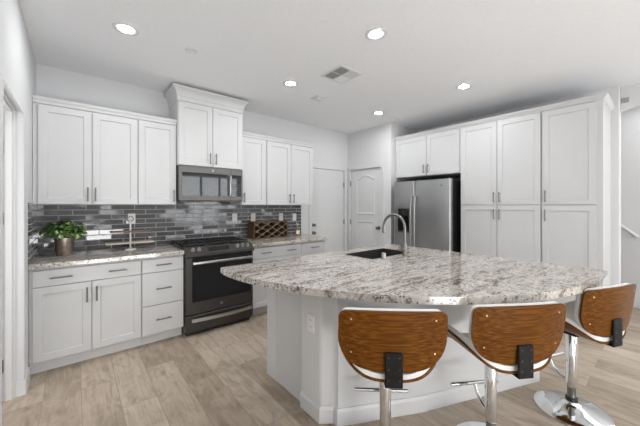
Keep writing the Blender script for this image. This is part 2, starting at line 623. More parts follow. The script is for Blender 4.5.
def raised_panel(parent, outl):
    cy = sum(p[0] for p in outl) / len(outl)
    z0 = min(p[1] for p in outl)
    z1 = max(p[1] for p in outl)
    cz = (z0 + z1) / 2

    def inset(d, x):
        sy = 1 - 2 * d / (max(p[0] for p in outl) - min(p[0] for p in outl))
        sz = 1 - 2 * d / (z1 - z0)
        return [(x, cy + (p[0] - cy) * sy, cz + (p[1] - cz) * sz) for p in outl]
    mb = MB()
    mb.rings([inset(-.010, 3.9462), inset(0, 3.934), inset(.014, 3.935), inset(.026, 3.9445), inset(.038, 3.9445), inset(.07, 3.937)])
    return mb.build('panel', 'trim', parent, True, 25)


raised_panel(d2, arch_outline(3.235, 3.645, 1.23, 1.85, .075))
raised_panel(d2, [(3.235, .22), (3.645, .22), (3.645, 1.10), (3.235, 1.10)])
knob(d2, 'door_knob', (3.946, 3.135, 1.0), (-1, 0, 0))
for z in (1.79, 1.08, .25):
    MB().cyl((3.936, 3.792, z - .045), (3.936, 3.792, z + .045), .011, 10).build('hinge', 'nickel', d2)

# open door of the side doorway, swung into the side room, with its frame
fr = MB().prism([(2.2, 0), (2.212, 0), (2.212, 2.062), (3.008, 2.062), (3.008, 0), (3.02, 0), (3.02, 2.075), (2.2, 2.075)], -.42, -.335, 'x')
struct(fr.build('trim_3', 'trim'))
st = MB().prism([(2.212, 0), (2.224, 0), (2.224, 2.05), (2.996, 2.05), (2.996, 0), (3.008, 0), (3.008, 2.062), (2.212, 2.062)], -.385, -.35, 'x')
struct(st.build('trim_4', 'trim'))
d3 = struct(MB().box(-1.2, -.425, 2.955, 2.99, .008, 2.05, .002).build('door_3', 'trim'))
knob(d3, 'door_knob', (-1.14, 2.955, 1.0), (0, -1, 0))
for z in (1.79, 1.29, .25):
    MB().cyl((-.40, 3.003, z - .045), (-.40, 3.003, z + .045), .008, 10).build('hinge', 'nickel', d3)


# ------------------------------------------------------------------ windows behind the camera
def window(name, x0, x1, z0, z1, n, blinds=True):
    y = -3.8
    fmb = MB()
    fmb.box(x0 - .07, x1 + .07, y, y + .03, z1, z1 + .08)
    fmb.box(x0 - .09, x1 + .09, y, y + .05, z0 - .06, z0)
    fmb.box(x0 - .07, x0, y, y + .03, z0, z1)
    fmb.box(x1, x1 + .07, y, y + .03, z0, z1)
    for k in range(1, n):
        xx = x0 + (x1 - x0) * k / n
        fmb.box(xx - .04, xx + .04, y, y + .03, z0, z1)
    f = struct(fmb.build(name, 'trim'))
    g = MB()
    for k in range(n):
        a = x0 + (x1 - x0) * k / n + (.04 if k else 0)
        b = x0 + (x1 - x0) * (k + 1) / n - (.04 if k < n - 1 else 0)
        g.box(a, b, y, y + .012, z0, z1)
    g.build('pane', 'pane', f)
    if blinds:
        bl = MB()
        z = z0 + .02
        while z < z1 - .02:
            bl.obox(((x0 + x1) / 2, y + .05, z), (x1 - x0 - .01, .035, .003), Matrix.Rotation(R(20), 3, 'X'))
            z += .062
        bl.build('blind', 'trim', f)
    return f


window('window_1', 2.75, 4.75, .30, 2.40, 3)
window('window_2', .10, .85, 1.0, 2.1, 1)


def added_window(name, x, y0, y1, z0, z1, n):
    f = MB()
    f.box(x - .03, x, y0 - .07, y1 + .07, z1, z1 + .08)
    f.box(x - .05, x, y0 - .07, y1 + .07, z0 - .06, z0)
    for k in range(n + 1):
        yy = y0 + (y1 - y0) * k / n
        f.box(x - .03, x, yy - .04, yy + .04, z0, z1)
    fo = struct(f.build(name, 'trim'))
    MB().box(x - .012, x, y0, y1, z0, z1).build('pane', 'pane', fo)


added_window('fill_window', 5.78, -3.2, -1.2, .3, 1.95, 2)  # unseen glowing window added as extra light on the stools and floor

# ------------------------------------------------------------------ cabinetry
FR = {  # facing: local (a along width, b up, c outward) -> world
    '-y': lambda f: (lambda a, b, c: (a, f - c, b)),
    '-x': lambda f: (lambda a, b, c: (f - c, a, b)),
}


def shaker(name, face, plane, a0, a1, b0, b1, parent, fw=.058, t=.02, rec=.009, slab=False):
    """door or drawer front: frame and recessed panel in one mesh; plane = front surface"""
    T = FR[face](plane)

    def rect(i, c):
        return [T(a0 + i, b0 + i, c), T(a1 - i, b0 + i, c), T(a1 - i, b1 - i, c), T(a0 + i, b1 - i, c)]
    mb = MB()
    if slab:
        mb.rings([rect(0, -t), rect(0, -.0015), rect(.0015, 0)])
    else:
        mb.rings([rect(0, -t), rect(0, -.0015), rect(.0015, 0), rect(fw, 0), rect(fw + .004, -rec), rect(fw + .03, -rec)])
    return mb.build(name, 'cabinet', parent)


def pull(face, plane, a, b, length, vertical, parent):
    T = FR[face](plane)
    h = length / 2
    mb = MB()
    if vertical:
        mb.cyl(T(a, b - h, .03), T(a, b + h, .03), .0062, 10)
        for s in (-1, 1):
            mb.cyl(T(a, b + s * h * .72, 0), T(a, b + s * h * .72, .03), .005, 8)
    else:
        mb.cyl(T(a - h, b, .03), T(a + h, b, .03), .0062, 10)
        for s in (-1, 1):
            mb.cyl(T(a + s * h * .72, b, 0), T(a + s * h * .72, b, .03), .005, 8)
    return mb.build('handle', 'nickel', parent, True)


def crown(parent, x0, x1, yf, yb, levels, left=True, right=True, face='-y'):
    """mitred crown: levels of (z, outward offset)"""
    rr = []
    for z, o in levels:
        l = o if left else 0
        r = o if right else 0
        if face == '-y':
            rr.append([(x0 - l, yf - o, z), (x1 + r, yf - o, z), (x1 + r, yb, z), (x0 - l, yb, z)])
        else:  # facing -x: x0..x1 run along y
            rr.append([(yf - o, x0 - l, z), (yf - o, x1 + r, z), (yb, x1 + r, z), (yb, x0 - l, z)])
    return MB().rings(rr).build('crown_moulding', 'cabinet', parent)


WALL_Y = 3.858
BF = 3.245   # base door fronts
G = .0025


def base_cabinet(label, x0, x1, drawers, doors, rows=None, endl=0, endr=0):
    c = thing('base_cabinet', label, 'cabinet', ((x0 + x1) / 2, 3.55, 0), 'kitchen base cabinets')
    MB().box(x0, x1, BF + .0205, WALL_Y, .11, .872).build('carcass', 'cabinet', c)
    MB().box(x0, x1, BF + .09, BF + .11, 0, .11).build('toe_kick', 'toe', c)
    a0, a1 = x0 + .004 + endl, x1 - .004 - endr
    if rows:
        for b0, b1, hs in rows:
            d = shaker('drawer', '-y', BF, a0, a1, b0, b1, c, slab=True)
            for hx in hs:
                pull('-y', BF, hx, b1 - .06 if b1 > .8 else (b0 + b1) / 2, .14, False, d)
        return c
    d = shaker('drawer', '-y', BF, a0, a1, .724, .853, c, slab=True)
    for hx in drawers:
        pull('-y', BF, hx, .788, .14, False, d)
    if doors == 2:
        mid = (a0 + a1) / 2
        l = shaker('door', '-y', BF, a0, mid - G, .116, .716, c)
        pull('-y', BF, mid - .033, .61, .13, True, l)
        r = shaker('door', '-y', BF, mid + G, a1, .116, .716, c)
        pull('-y', BF, mid + .033, .61, .13, True, r)
    else:
        l = shaker('door', '-y', BF, a0, a1, .116, .716, c)
        pull('-y', BF, a0 + .033, .61, .13, True, l)
    return c


base_cabinet('white two-door base cabinet with one wide drawer beside the side doorway, under the potted plant', -.287, .484, (-.092, .294), 2, endl=.016)
base_cabinet('white base cabinet of three stacked drawers just left of the range', .485, .864, None, 0,
             rows=[(.724, .853, (.673,)), (.400, .716, (.673,)), (.116, .392, (.673,))])
base_cabinet('white two-door base cabinet with a wide drawer, under the lattice wine rack', 1.640, 2.392, (1.83, 2.21), 2)
base_cabinet('narrow white base cabinet with one drawer at the end beside the knobbed plain door', 2.393, 2.832, (2.62,), 1)

UF = 3.505


def upper_cabinet(label, x0, x1, z0, z1, doors, ztop, front=UF, lfill=0, cl=False, cr=False, levels=None):
    c = thing('wall_cabinet', label, 'cabinet', ((x0 + x1) / 2, 3.7, z0), 'kitchen wall cabinets')
    MB().box(x0, x1, front + .0205, WALL_Y, z0, ztop).build('carcass', 'cabinet', c)
    for a0, a1, hx in doors:
        d = shaker('door', '-y', front, a0, a1, z0 + .004, z1, c)
        pull('-y', front, hx, z0 + .095, .13, True, d)
    lv = levels or [(z1 + .006, 0), (z1 + .010, .008), (z1 + .03, .010), (z1 + .048, .022), (z1 + .065, .026)]
    crown(c, x0, x1, front + .016, WALL_Y, lv, cl, cr)
    return c


upper_cabinet('white two-door wall cabinet in the corner, above the potted plant', -.287, .489, 1.392, 2.268,
              [(-.253, .114, .085), (.119, .486, .142)], 2.275)
upper_cabinet('white single-door wall cabinet just left of the microwave', .490, .858, 1.392, 2.268, [(.495, .852, .826)], 2.275)
mwl = [(2.548, 0), (2.550, .007), (2.596, .008), (2.600, .013), (2.622, .016), (2.645, .024), (2.664, .038), (2.676, .052), (2.680, .058), (2.702, .060)]
upper_cabinet('taller white two-door wall cabinet with deep crown, directly above the microwave', .860, 1.622, 1.834, 2.54,
              [(.868, 1.238, 1.206), (1.243, 1.614, 1.262 + .013)], 2.56, front=3.45, cl=True, cr=True, levels=mwl)
upper_cabinet('white single-door wall cabinet just right of the microwave', 1.624, 1.990, 1.388, 2.268, [(1.632, 1.978, 1.660)], 2.275)
upper_cabinet('white two-door wall cabinet at the end beside the plain door, above the bottle', 1.991, 2.812, 1.388, 2.268,
              [(2.003, 2.393, 2.362), (2.398, 2.800, 2.430)], 2.275, cr=True)

# tall cabinets on the fridge side, facing -x
PF = 4.03
plv = [(2.448, 0), (2.450, .006), (2.462, .009), (2.480, .026), (2.494, .034), (2.500, .036)]


def tall_cabinet(label, y0, y1, rows, cl=False, z0=0, ztop=2.45, name='pantry_cabinet', grp='cabinets on the refrigerator side'):
    c = thing(name, label, 'cabinet', (4.36, (y0 + y1) / 2, z0), grp)
    lo = .1 if z0 == 0 else z0
    MB().box(PF + .0205, 4.698, y0, y1, lo, ztop).build('carcass', 'cabinet', c)
    if z0 == 0:
        MB().box(PF + .09, PF + .11, y0, y1, 0, .1).build('toe_kick', 'toe', c)
    for a0, a1, b0, b1, hy, hz in rows:
        d = shaker('door', '-x', PF, a0, a1, b0, b1, c)
        pull('-x', PF, hy, hz, .13, True, d)
    crown(c, y0, y1, PF + .016, 4.698, plv, cl, False, '-x')
    return c


tall_cabinet('white two-door cabinet bridging over the stainless refrigerator', 1.812, 2.874,
             [(2.316, 2.842, 1.838, 2.435, 2.348, 1.935), (1.824, 2.310, 1.838, 2.435, 2.278, 1.935)], z0=1.83, name='wall_cabinet')
tall_cabinet('tall white pantry cabinet with four doors, next to the refrigerator', .905, 1.811,
             [(1.360, 1.800, 1.392, 2.435, 1.388, 1.485), (.912, 1.354, 1.392, 2.435, 1.326, 1.485),
              (1.360, 1.800, .116, 1.384, 1.388, 1.272), (.912, 1.354, .116, 1.384, 1.326, 1.272)])
tall_cabinet('tall white pantry cabinet with two stacked doors at the end by the stair hall', .402, .904,
             [(.450, .896, 1.392, 2.435, .866, 1.485), (.450, .896, .116, 1.384, .866, 1.272)], cl=True)
MB().box(PF - 0.0 + .02, 4.698, 2.856, 2.874, 0, 1.828).build('filler_panel', 'cabinet', bpy.data.objects['wall_cabinet.005'] if 'wall_cabinet.005' in bpy.data.objects else None)


# ------------------------------------------------------------------ worktops and backsplash
def countertop(label, x0, x1):
    c = MB().box(x0, x1, 3.215, 3.857, .874, .914, .004, 2).build('countertop', 'granite')
    return tag(c, label, 'countertop')


countertop('speckled granite worktop under the potted plant, between the side wall and the range', -.289, .862)
countertop('speckled granite worktop under the lattice rack and bottle, beyond the range', 1.640, 2.862)
bs = MB().box(-.29, 2.832, 3.852, 3.8598, .9145, 1.386)
bs.box(.87, 1.62, 3.852, 3.8598, 1.3855, 1.43)
bs.box(-.2898, -.282, 3.222, 3.852, .9145, 1.386)
bs.box(-.2898, -.282, 3.222, 3.515, 1.386, 1.405)
tag(bs.build('tile_backsplash', 'tile'), 'glossy dark grey subway tile backsplash between worktops and wall cabinets', 'backsplash')


def outlet_parts(o, P, kind):
    """cover plate at local frame P(a, b, c) with receptacle or rocker"""
    def bx(a0, a1, b0, b1, c0, c1, bev=0):
        p, q = P(a0, b0, c0), P(a1, b1, c1)
        return MB().box(p[0], q[0], p[1], q[1], p[2], q[2], bev)
    bx(-.036, .036, -.058, .058, 0, .006, .002).build('cover_plate', 'plate', o)
    if kind == 'switch':
        bx(-.016, .016, -.032, .032, .0055, .010, .002).build('rocker', 'plate', o)
    else:
        for s in (-1, 1):
            rc = bx(-.016, .016, s * .022 - .014, s * .022 + .014, .0055, .008, .001).build('receptacle', 'plate', o)
            b = MB()
            for e in (-1, 1):
                p, q = P(e * .006 - .0012, s * .022 - .005, .0078), P(e * .006 + .0012, s * .022 + .006, .0085)
                b.box(p[0], q[0], p[1], q[1], p[2], q[2])
            b.build('slot', 'black', rc)


def outlet(x, z, kind, label):
    o = thing('wall_outlet' if kind != 'switch' else 'light_switch', label, 'outlet' if kind != 'switch' else 'switch', (x, 3.852, z), 'cover plates on the backsplash')
    outlet_parts(o, lambda a, b, c: (x + a, 3.852 - c, z + b), kind)


outlet(.478, 1.235, 'outlet', 'white outlet on the tiles behind the two-tier tray stand')
outlet(1.687, 1.215, 'switch', 'white switch plate on the tiles just right of the range, below the microwave edge')
outlet(1.968, 1.212, 'outlet', 'white outlet on the tiles above the near end of the lattice rack')
outlet(2.442, 1.204, 'outlet', 'white outlet on the tiles above the far end of the lattice rack')
outlet(2.695, 1.197, 'switch', 'white switch plate on the tiles above the amber bottle')

# ------------------------------------------------------------------ range
rg = thing('range', 'slide-in dark slate gas range with black grates between the white base cabinets', 'stove', (1.25, 3.5, 0))
RX0, RX1, RF = .870, 1.632, 3.19
MB().box(RX0, RX1, 3.235, 3.85, .03, .905).build('body', 'slate', rg)
MB().box(RX0 + .02, RX1 - .02, 3.25, 3.8, 0.0, .05).build('base', 'black', rg)
MB().box(RX0 - .006, RX1 + .006, 3.27, 3.85, .916, .932, .004).build('cooktop', 'black_glass', rg)
# sloped control panel
cp = MB().prism([(3.172, .842), (3.235, .842), (3.29, .90), (3.29, .936), (3.262, .938), (3.172, .872)], RX0 - .002, RX1 + .002, 'x')
cpo = cp.build('control_panel', 'slate', rg)
nrm = Vector((0, -.066, .09)).normalized()


def on_panel(x, t):
    return Vector((x, 3.172 + .09 * t, .872 + .066 * t))


for x in (.945, 1.010, 1.440, 1.505, 1.568):
    MB().lathe([(.021, 0), (.021, .004), (.017, .006), (.0165, .026), (.013, .030)], on_panel(x, .5), 18, nrm).build('knob', 'steel_bright', rg, True)
mb = MB()
c = on_panel(1.225, .5)
mb.obox(c, (.24, .07, .003), Matrix.Rotation(math.atan2(.066, .09), 3, 'X'))
mb.build('display', 'black_glass', rg)
# oven door
dr = MB().box(RX0 + .002, RX1 - .002, RF, 3.234, .232, .835, .006).build('oven_door', 'slate', rg)
MB().box(RX0 + .062, RX1 - .03, RF - .003, RF + .002, .362, .832, .001).build('window', 'black_glass', dr)
hb = MB()
hb.box(.925, 1.600, RF - .058, RF - .040, .762, .792, .007, 2)
for x in (.95, 1.575):
    hb.box(x - .012, x + .012, RF - .045, RF, .767, .787)
hb.build('handle', 'steel_bright', dr, True)
MB().lathe([(.016, 0), (.016, .002), (.013, .0025)], (1.245, RF, .297), 20, (0, -1, 0)).build('badge', 'satin', dr)
# drawer
dw = MB().box(RX0 + .002, RX1 - .002, RF, 3.234, .062, .222, .005).build('drawer', 'slate', rg)
hb = MB()
pts = []
n = 14
for k in range(n + 1):
    t = k / n
    x = .925 + .675 * t
    b = .028 * math.sin(PI * t)
    pts.append([(x, RF - .012 - b, .158), (x, RF - .026 - b, .158), (x, RF - .026 - b, .194), (x, RF - .012 - b, .194)])
hb.rings(pts)
hb.box(.925, .945, RF - .02, RF, .16, .19)
hb.box(1.58, 1.60, RF - .02, RF, .16, .19)
hb.build('handle', 'steel_bright', dw, True)
# grates and burners
for k, (gx0, gx1) in enumerate([(.885, 1.120), (1.128, 1.374), (1.382, 1.617)]):
    g = MB()
    y0, y1, z0, z1 = 3.315, 3.80, .948, .962
    for x in (gx0, gx1 - .012):
        g.box(x, x + .012, y0, y1, z0, z1, .002)
    for y in (y0, (y0 + y1) / 2 - .006, y1 - .012):
        g.box(gx0, gx1, y, y + .012, z0, z1, .002)
    mx = (gx0 + gx1) / 2
    g.box(mx - .005, mx + .005, y0, y1, z0, z1 + .002, .002)
    for fx in (.3, .7):
        x = gx0 + (gx1 - gx0) * fx
        g.box(x - .004, x + .004, y0 + .04, y1 - .04, z0, z1 + .001)
    for x in (gx0, gx1 - .012):
        for y in (y0, y1 - .012):
            g.box(x, x + .012, y, y + .012, .931, z0)
    g.build('grate', 'iron', rg)
for x, y in [(1.0, 3.44), (1.0, 3.68), (1.25, 3.56), (1.5, 3.44), (1.5, 3.68)]:
    MB().lathe([(.05, 0), (.05, .008), (.035, .010), (.035, .015), (.01, .016)], (x, y, .931), 20).build('burner', 'iron', rg, True)

# ------------------------------------------------------------------ microwave
mw = thing('microwave', 'over-the-range microwave with dark window hanging below the taller cabinet', 'microwave', (1.24, 3.65, 1.437))
X0, X1, YF = .864, 1.622, 3.45
MB().box(X0, X1, YF + .03, 3.85, 1.437, 1.832, .003).build('body', 'slate', mw)
ob = MB().box(X0 + .003, 1.4625, YF, YF + .029, 1.44, 1.829, .004).build('door', 'mw_face', mw)
MB().box(.898, 1.425, YF - .002, YF + .002, 1.492, 1.757, .001).build('window', 'mw_glass', ob)
hb = MB().box(1.432, 1.453, YF - .045, YF - .028, 1.50, 1.745, .006, 2)
hb.box(1.436, 1.449, YF - .03, YF, 1.51, 1.53)
hb.box(1.436, 1.449, YF - .03, YF, 1.715, 1.735)
hb.build('handle', 'steel_bright', ob, True)
MB().lathe([(.011, 0), (.011, .0015), (.009, .002)], (1.243, YF, 1.793), 18, (0, -1, 0)).build('badge', 'steel_bright', ob)
pn = MB().box(1.4655, X1 - .003, YF, YF + .029, 1.44, 1.829, .004).build('control_panel', 'mw_face', mw)
MB().box(1.474, 1.598, YF - .002, YF + .002, 1.492, 1.757, .001).build('display', 'mw_glass', pn)
for i in range(3):
    for j in range(5):
        MB().box(1.487 + i * .036, 1.512 + i * .036, YF - .003, YF - .0015, 1.515 + j * .03, 1.523 + j * .03).build('key', 'slate', pn)
MB().box(X0 + .03, X1 - .03, YF + .05, 3.8, 1.43, 1.4365).build('grease_filter', 'grey_plastic', mw)

# ------------------------------------------------------------------ refrigerator
fg = thing('refrigerator', 'stainless side-by-side refrigerator with ice dispenser, in the alcove left of the pantry', 'refrigerator', (4.2, 2.31, 0))
FX = 3.85
MB().box(FX + .075, 4.66, 1.868, 2.768, .03, 1.735).build('case', 'black', fg)
MB().box(FX + .10, 4.6, 1.90, 2.74, 0, .05).build('base_grille', 'black', fg)


def fdoor(y0, y1):
    poly = [(FX + .07, y0), (FX + .07, y1), (FX + .012, y1), (FX, y1 - .012), (FX, y0 + .012), (FX + .012, y0)]
    return MB().prism(poly, .06, 1.748, 'z', lambda p: p[0] < FX + .02, .006).build('door', 'steel', fg, True)


fz = fdoor(2.404, 2.768)
ff = fdoor(1.862, 2.398)
dp = MB().box(FX - .004, FX + .004, 2.478, 2.694, .965, 1.345, .003).build('dispenser', 'satin', fz)
MB().box(FX - .006, FX + .002, 2.490, 2.682, .985, 1.330, .002).build('dispenser_recess', 'black_glass', dp)
for y, par in ((2.432, fz), (2.370, ff)):
    pts = []
    for k in range(15):
        t = k / 14
        pts.append((FX - .028 - .034 * math.sin(PI * t) ** .6, y, .62 + .90 * t))
    h = MB().tube(pts, .0125, 12)
    for z in (.625, 1.515):
        h.cyl((FX, y, z), (FX - .03, y, z), .011, 10)
    h.build('handle', 'steel_bright', par, True)
MB().lathe([(.014, 0), (.014, .0015), (.011, .002)], (FX, 1.985, 1.66), 18, (-1, 0, 0)).build('badge', 'satin', ff)
for y in (1.90, 2.73):
    MB().box(FX + .03, FX + .13, y - .02, y + .02, 1.7355, 1.757, .003).build('hinge_cover', 'black', fg)

# ------------------------------------------------------------------ island
CX, CY, CR = 2.6584, 2.1032, 1.8345
isl = thing('kitchen_island', 'white kitchen island base with angled knee wall under the curved granite top', 'island', (2.0, 1.4, 0))
# cabinet box behind the knee wall
MB().prism([(1.21, 2.105), (1.21, 1.60), (1.30, 1.46), (2.78, .80), (2.86, .80), (2.86, 2.105)], .0, .60, 'z').build('cabinet_body', 'cabinet', isl)
ub = MB().prism([(1.21, 2.105), (1.21, 1.60), (1.30, 1.46), (2.78, .80), (2.86, .80), (2.86, 1.10), (1.9, 1.10), (1.9, 1.58), (1.9, 2.105)], .60, .873, 'z')
ub.box(2.62, 2.86, 1.1, 2.105, .60, .873)
ub.box(1.9, 2.62, 2.03, 2.105, .60, .873)
ub.box(1.9, 2.62, 1.1, 1.56, .60, .873)
ub.build('cabinet_upper', 'cabinet', isl)
MB().box(1.204, 1.21, 1.966, 2.108, .0, .873).build('corner_trim', 'cabinet', isl)
KW = [(1.192, 1.615), (1.192, 1.415), (1.262, 1.362), (1.262, 1.325), (1.78, 1.055), (2.785, .655), (2.81, .70), (2.81, .80), (1.32, 1.50), (1.30, 1.615)]
kw = MB().prism(KW, 0, .872, 'z', lambda p: p in (KW[1], KW[2], KW[5]), .02, 4)
kw.build('knee_wall', 'trim', isl, True)


def offset_path(pts, d):
    out = []
    n = len(pts)
    for i, p in enumerate(pts):
        p = Vector(p)
        ns = []
        if i > 0:
            t = (p - Vector(pts[i - 1])).normalized()
            ns.append(Vector((t.y, -t.x)))
        if i < n - 1:
            t = (Vector(pts[i + 1]) - p).normalized()
            ns.append(Vector((t.y, -t.x)))
        nn = sum(ns, Vector((0, 0)))
        nn = nn / (nn.length or 1)
        k = 1 / max(.5, nn.dot(ns[0]))
        out.append(tuple(p + nn * d * k))
    return out


path = KW[0:7]
outp = offset_path(path, .014)
b = MB()
rr = []
for p, q in zip(path, outp):
    m_ = ((p[0] + q[0]) / 2, (p[1] + q[1]) / 2)
    rr.append([(p[0], p[1], 0), (q[0], q[1], 0), (q[0], q[1], .085), (m_[0], m_[1], .105), (p[0], p[1], .105)])
b.rings(rr)
b.build('baseboard', 'trim', isl)

# granite top with a sink cut-out
outl = [(.835, 2.162), (2.934, 2.162), (2.934, .268)]
a0 = math.atan2(.268 - CY, 2.934 - CX)
a1 = math.atan2(2.161 - CY, .835 - CX)
if a1 > 0:
    a1 -= 2 * PI
for k in range(1, 48):
    a = a0 + (a1 - a0) * k / 48
    outl.append((CX + CR * math.cos(a), CY + CR * math.sin(a)))
tp = MB().prism(outl, .874, .914, 'z')
es = [e for e in tp.bm.edges if abs(e.verts[0].co.z - e.verts[1].co.z) < .001]
bmesh.ops.bevel(tp.bm, geom=es, offset=.004, segments=2, affect='EDGES')
top = tp.build('island_countertop', 'granite')
SX0, SX1, SY0, SY1 = 1.965, 2.585, 1.632, 2.0
cut = MB().prism([(SX0, SY0), (SX1, SY0), (SX1, SY1), (SX0, SY1)], .8, 1.0, 'z', lambda p: True, .03, 4).build('cutter', 'granite')
bo = top.modifiers.new('cut', 'BOOLEAN')
bo.object = cut
bo.operation = 'DIFFERENCE'
bo.solver = 'EXACT'
dg = bpy.context.evaluated_depsgraph_get()
nm = bpy.data.meshes.new_from_object(top.evaluated_get(dg))
top.modifiers.clear()
top.data = nm
nm.shade_smooth()
nm.set_sharp_from_angle(angle=R(25))
bpy.data.objects.remove(cut)
tag(top, 'large quarter-round granite island top with the sink and faucet in it', 'countertop')

sk = thing('sink', 'dark undermount sink set into the granite island top', 'sink', (2.275, 1.816, .65))
mb = MB()


def srect(i, z):
    return [(SX0 - .006 + i, SY0 - .006 + i, z), (SX1 + .006 - i, SY0 - .006 + i, z), (SX1 + .006 - i, SY1 + .006 - i, z), (SX0 - .006 + i, SY1 + .006 - i, z)]


mb.rings([srect(.0075, .80), srect(.0075, .9125), srect(.009, .9145), srect(.018, .9145), srect(.020, .912), srect(.022, .70), srect(.045, .672), srect(.16, .668)], cap=False)
c4 = [mb.bm.verts.new(p) for p in srect(.16, .668)]
mb.bm.faces.new(c4)
mb.build('basin', 'sink', sk)
MB().lathe([(.045, 0), (.045, .004), (.03, .005), (.0, .003)], (2.275, 1.83, .668), 20).build('drain', 'satin', sk, True)

fc = thing('faucet', 'brushed steel gooseneck pull-down faucet standing on the island behind the sink', 'faucet', (2.34, 1.56, .914))
MB().lathe([(.027, 0), (.027, .006), (.021, .012), (.021, .10), (.016, .115)], (2.34, 1.56, .914), 20).build('base', 'satin', fc, True)
pts = [(2.34, 1.56, 1.02), (2.34, 1.56, 1.10), (2.34, 1.56, 1.175)]
for k in range(1, 17):
    a = PI - PI * k / 16
    pts.append((2.34, 1.68 + .12 * math.cos(a), 1.175 + .12 * math.sin(a)))
pts.append((2.34, 1.80, 1.165))
MB().tube(pts, .0125, 14).build('spout', 'satin', fc, True)
sh = MB().lathe([(.014, 0), (.017, -.03), (.0175, -.065), (.013, -.07)], (2.34, 1.80, 1.178), 16)
sh.build('spray_head', 'satin', fc, True)
hl = MB().cyl((2.345, 1.56, .975), (2.285, 1.56, .985), .013, 12)
hl.tube([(2.30, 1.56, .985), (2.285, 1.555, 1.02), (2.255, 1.545, 1.065)], [.007, .006, .004], 8)
hl.build('lever', 'satin', fc, True)
MB().lathe([(.021, 0), (.021, .048), (.018, .054), (.004, .055)], (2.06, 1.588, .9135), 18).build('air_gap', 'steel_bright', None, True)
tag(bpy.data.objects['air_gap'], 'small bright cylindrical air gap cap on the island beside the sink', 'air gap')

o = thing('wall_outlet', 'white outlet on the end of the island knee wall', 'outlet', (1.192, 1.508, .605))
outlet_parts(o, lambda a, b, c: (1.192 - c, 1.508 + a, .605 + b), 'outlet')

# ------------------------------------------------------------------ bar stools
def grid_shell(f, nu, nv, thick, nrm_sign=1.0):
    """closed sheet from a surface f(u,v); offset by thick along the normal"""
    P = [[Vector(f(i / nu, j / nv)) for j in range(nv + 1)] for i in range(nu + 1)]

    def nrm(i, j):
        a = P[min(nu, i + 1)][j] - P[max(0, i - 1)][j]
        b = P[i][min(nv, j + 1)] - P[i][max(0, j - 1)]
        n = a.cross(b)
        return n.normalized() * nrm_sign if n.length > 1e-9 else Vector((0, 0, 1))
    mb = MB()
    A = [[mb.bm.verts.new(P[i][j]) for j in range(nv + 1)] for i in range(nu + 1)]
    B = [[mb.bm.verts.new(P[i][j] + nrm(i, j) * thick) for j in range(nv + 1)] for i in range(nu + 1)]
    for i in range(nu):
        for j in range(nv):
            mb.bm.faces.new((A[i][j], A[i + 1][j], A[i + 1][j + 1], A[i][j + 1]))
            mb.bm.faces.new((B[i][j], B[i][j + 1], B[i + 1][j + 1], B[i + 1][j]))
    for i in range(nu):
        mb.bm.faces.new((A[i][0], B[i][0], B[i + 1][0], A[i + 1][0]))
        mb.bm.faces.new((A[i][nv], A[i + 1][nv], B[i + 1][nv], B[i][nv]))
    for j in range(nv):
        mb.bm.faces.new((A[0][j], A[0][j + 1], B[0][j + 1], B[0][j]))
        mb.bm.faces.new((A[nu][j], B[nu][j], B[nu][j + 1], A[nu][j + 1]))
    return mb


def back_surface(grow=0.0, push=0.0):
    def f(u, v):
        s = 2 * u - 1
        hw = .252 + grow
        x = hw * math.sin(s * 1.56) / math.sin(1.56)
        a = abs(x) / hw
        # bottom outline: rounded like a shield; the top nearly straight with rounded corners
        zb = .600 - grow + .16 * (1 - math.sqrt(max(0, 1 - a ** 3.7)))
        zt = .896 + grow - .012 * a * a
        r = .03
        e = max(0, abs(x) - (hw - r))
        zt -= r - math.sqrt(max(0, r * r - e * e))
        z = zb + (zt - zb) * v
        y = -.212 + .042 * a ** 2 - .035 * (z - .6) / .29 + push
        return (x, y, z)
    return f


def seat_surface(grow=0.0, dz=0.0):
    def f(u, v):
        s = 2 * u - 1
        hw = .248 + grow
        x = hw * math.sin(s * 1.45) / math.sin(1.45)
        ax = abs(x) / hw
        k = math.sqrt(max(0, 1 - ax ** 4.0))
        yr = -.05 - (.170 + grow) * k
        yf = .05 + (.165 + grow) * k
        y = yr + (yf - yr) * v
        z = .560 + .12 * ax ** 3.0 + dz
        z -= .02 * max(0, y / .2) ** 3
        return (x, y, z)
    return f


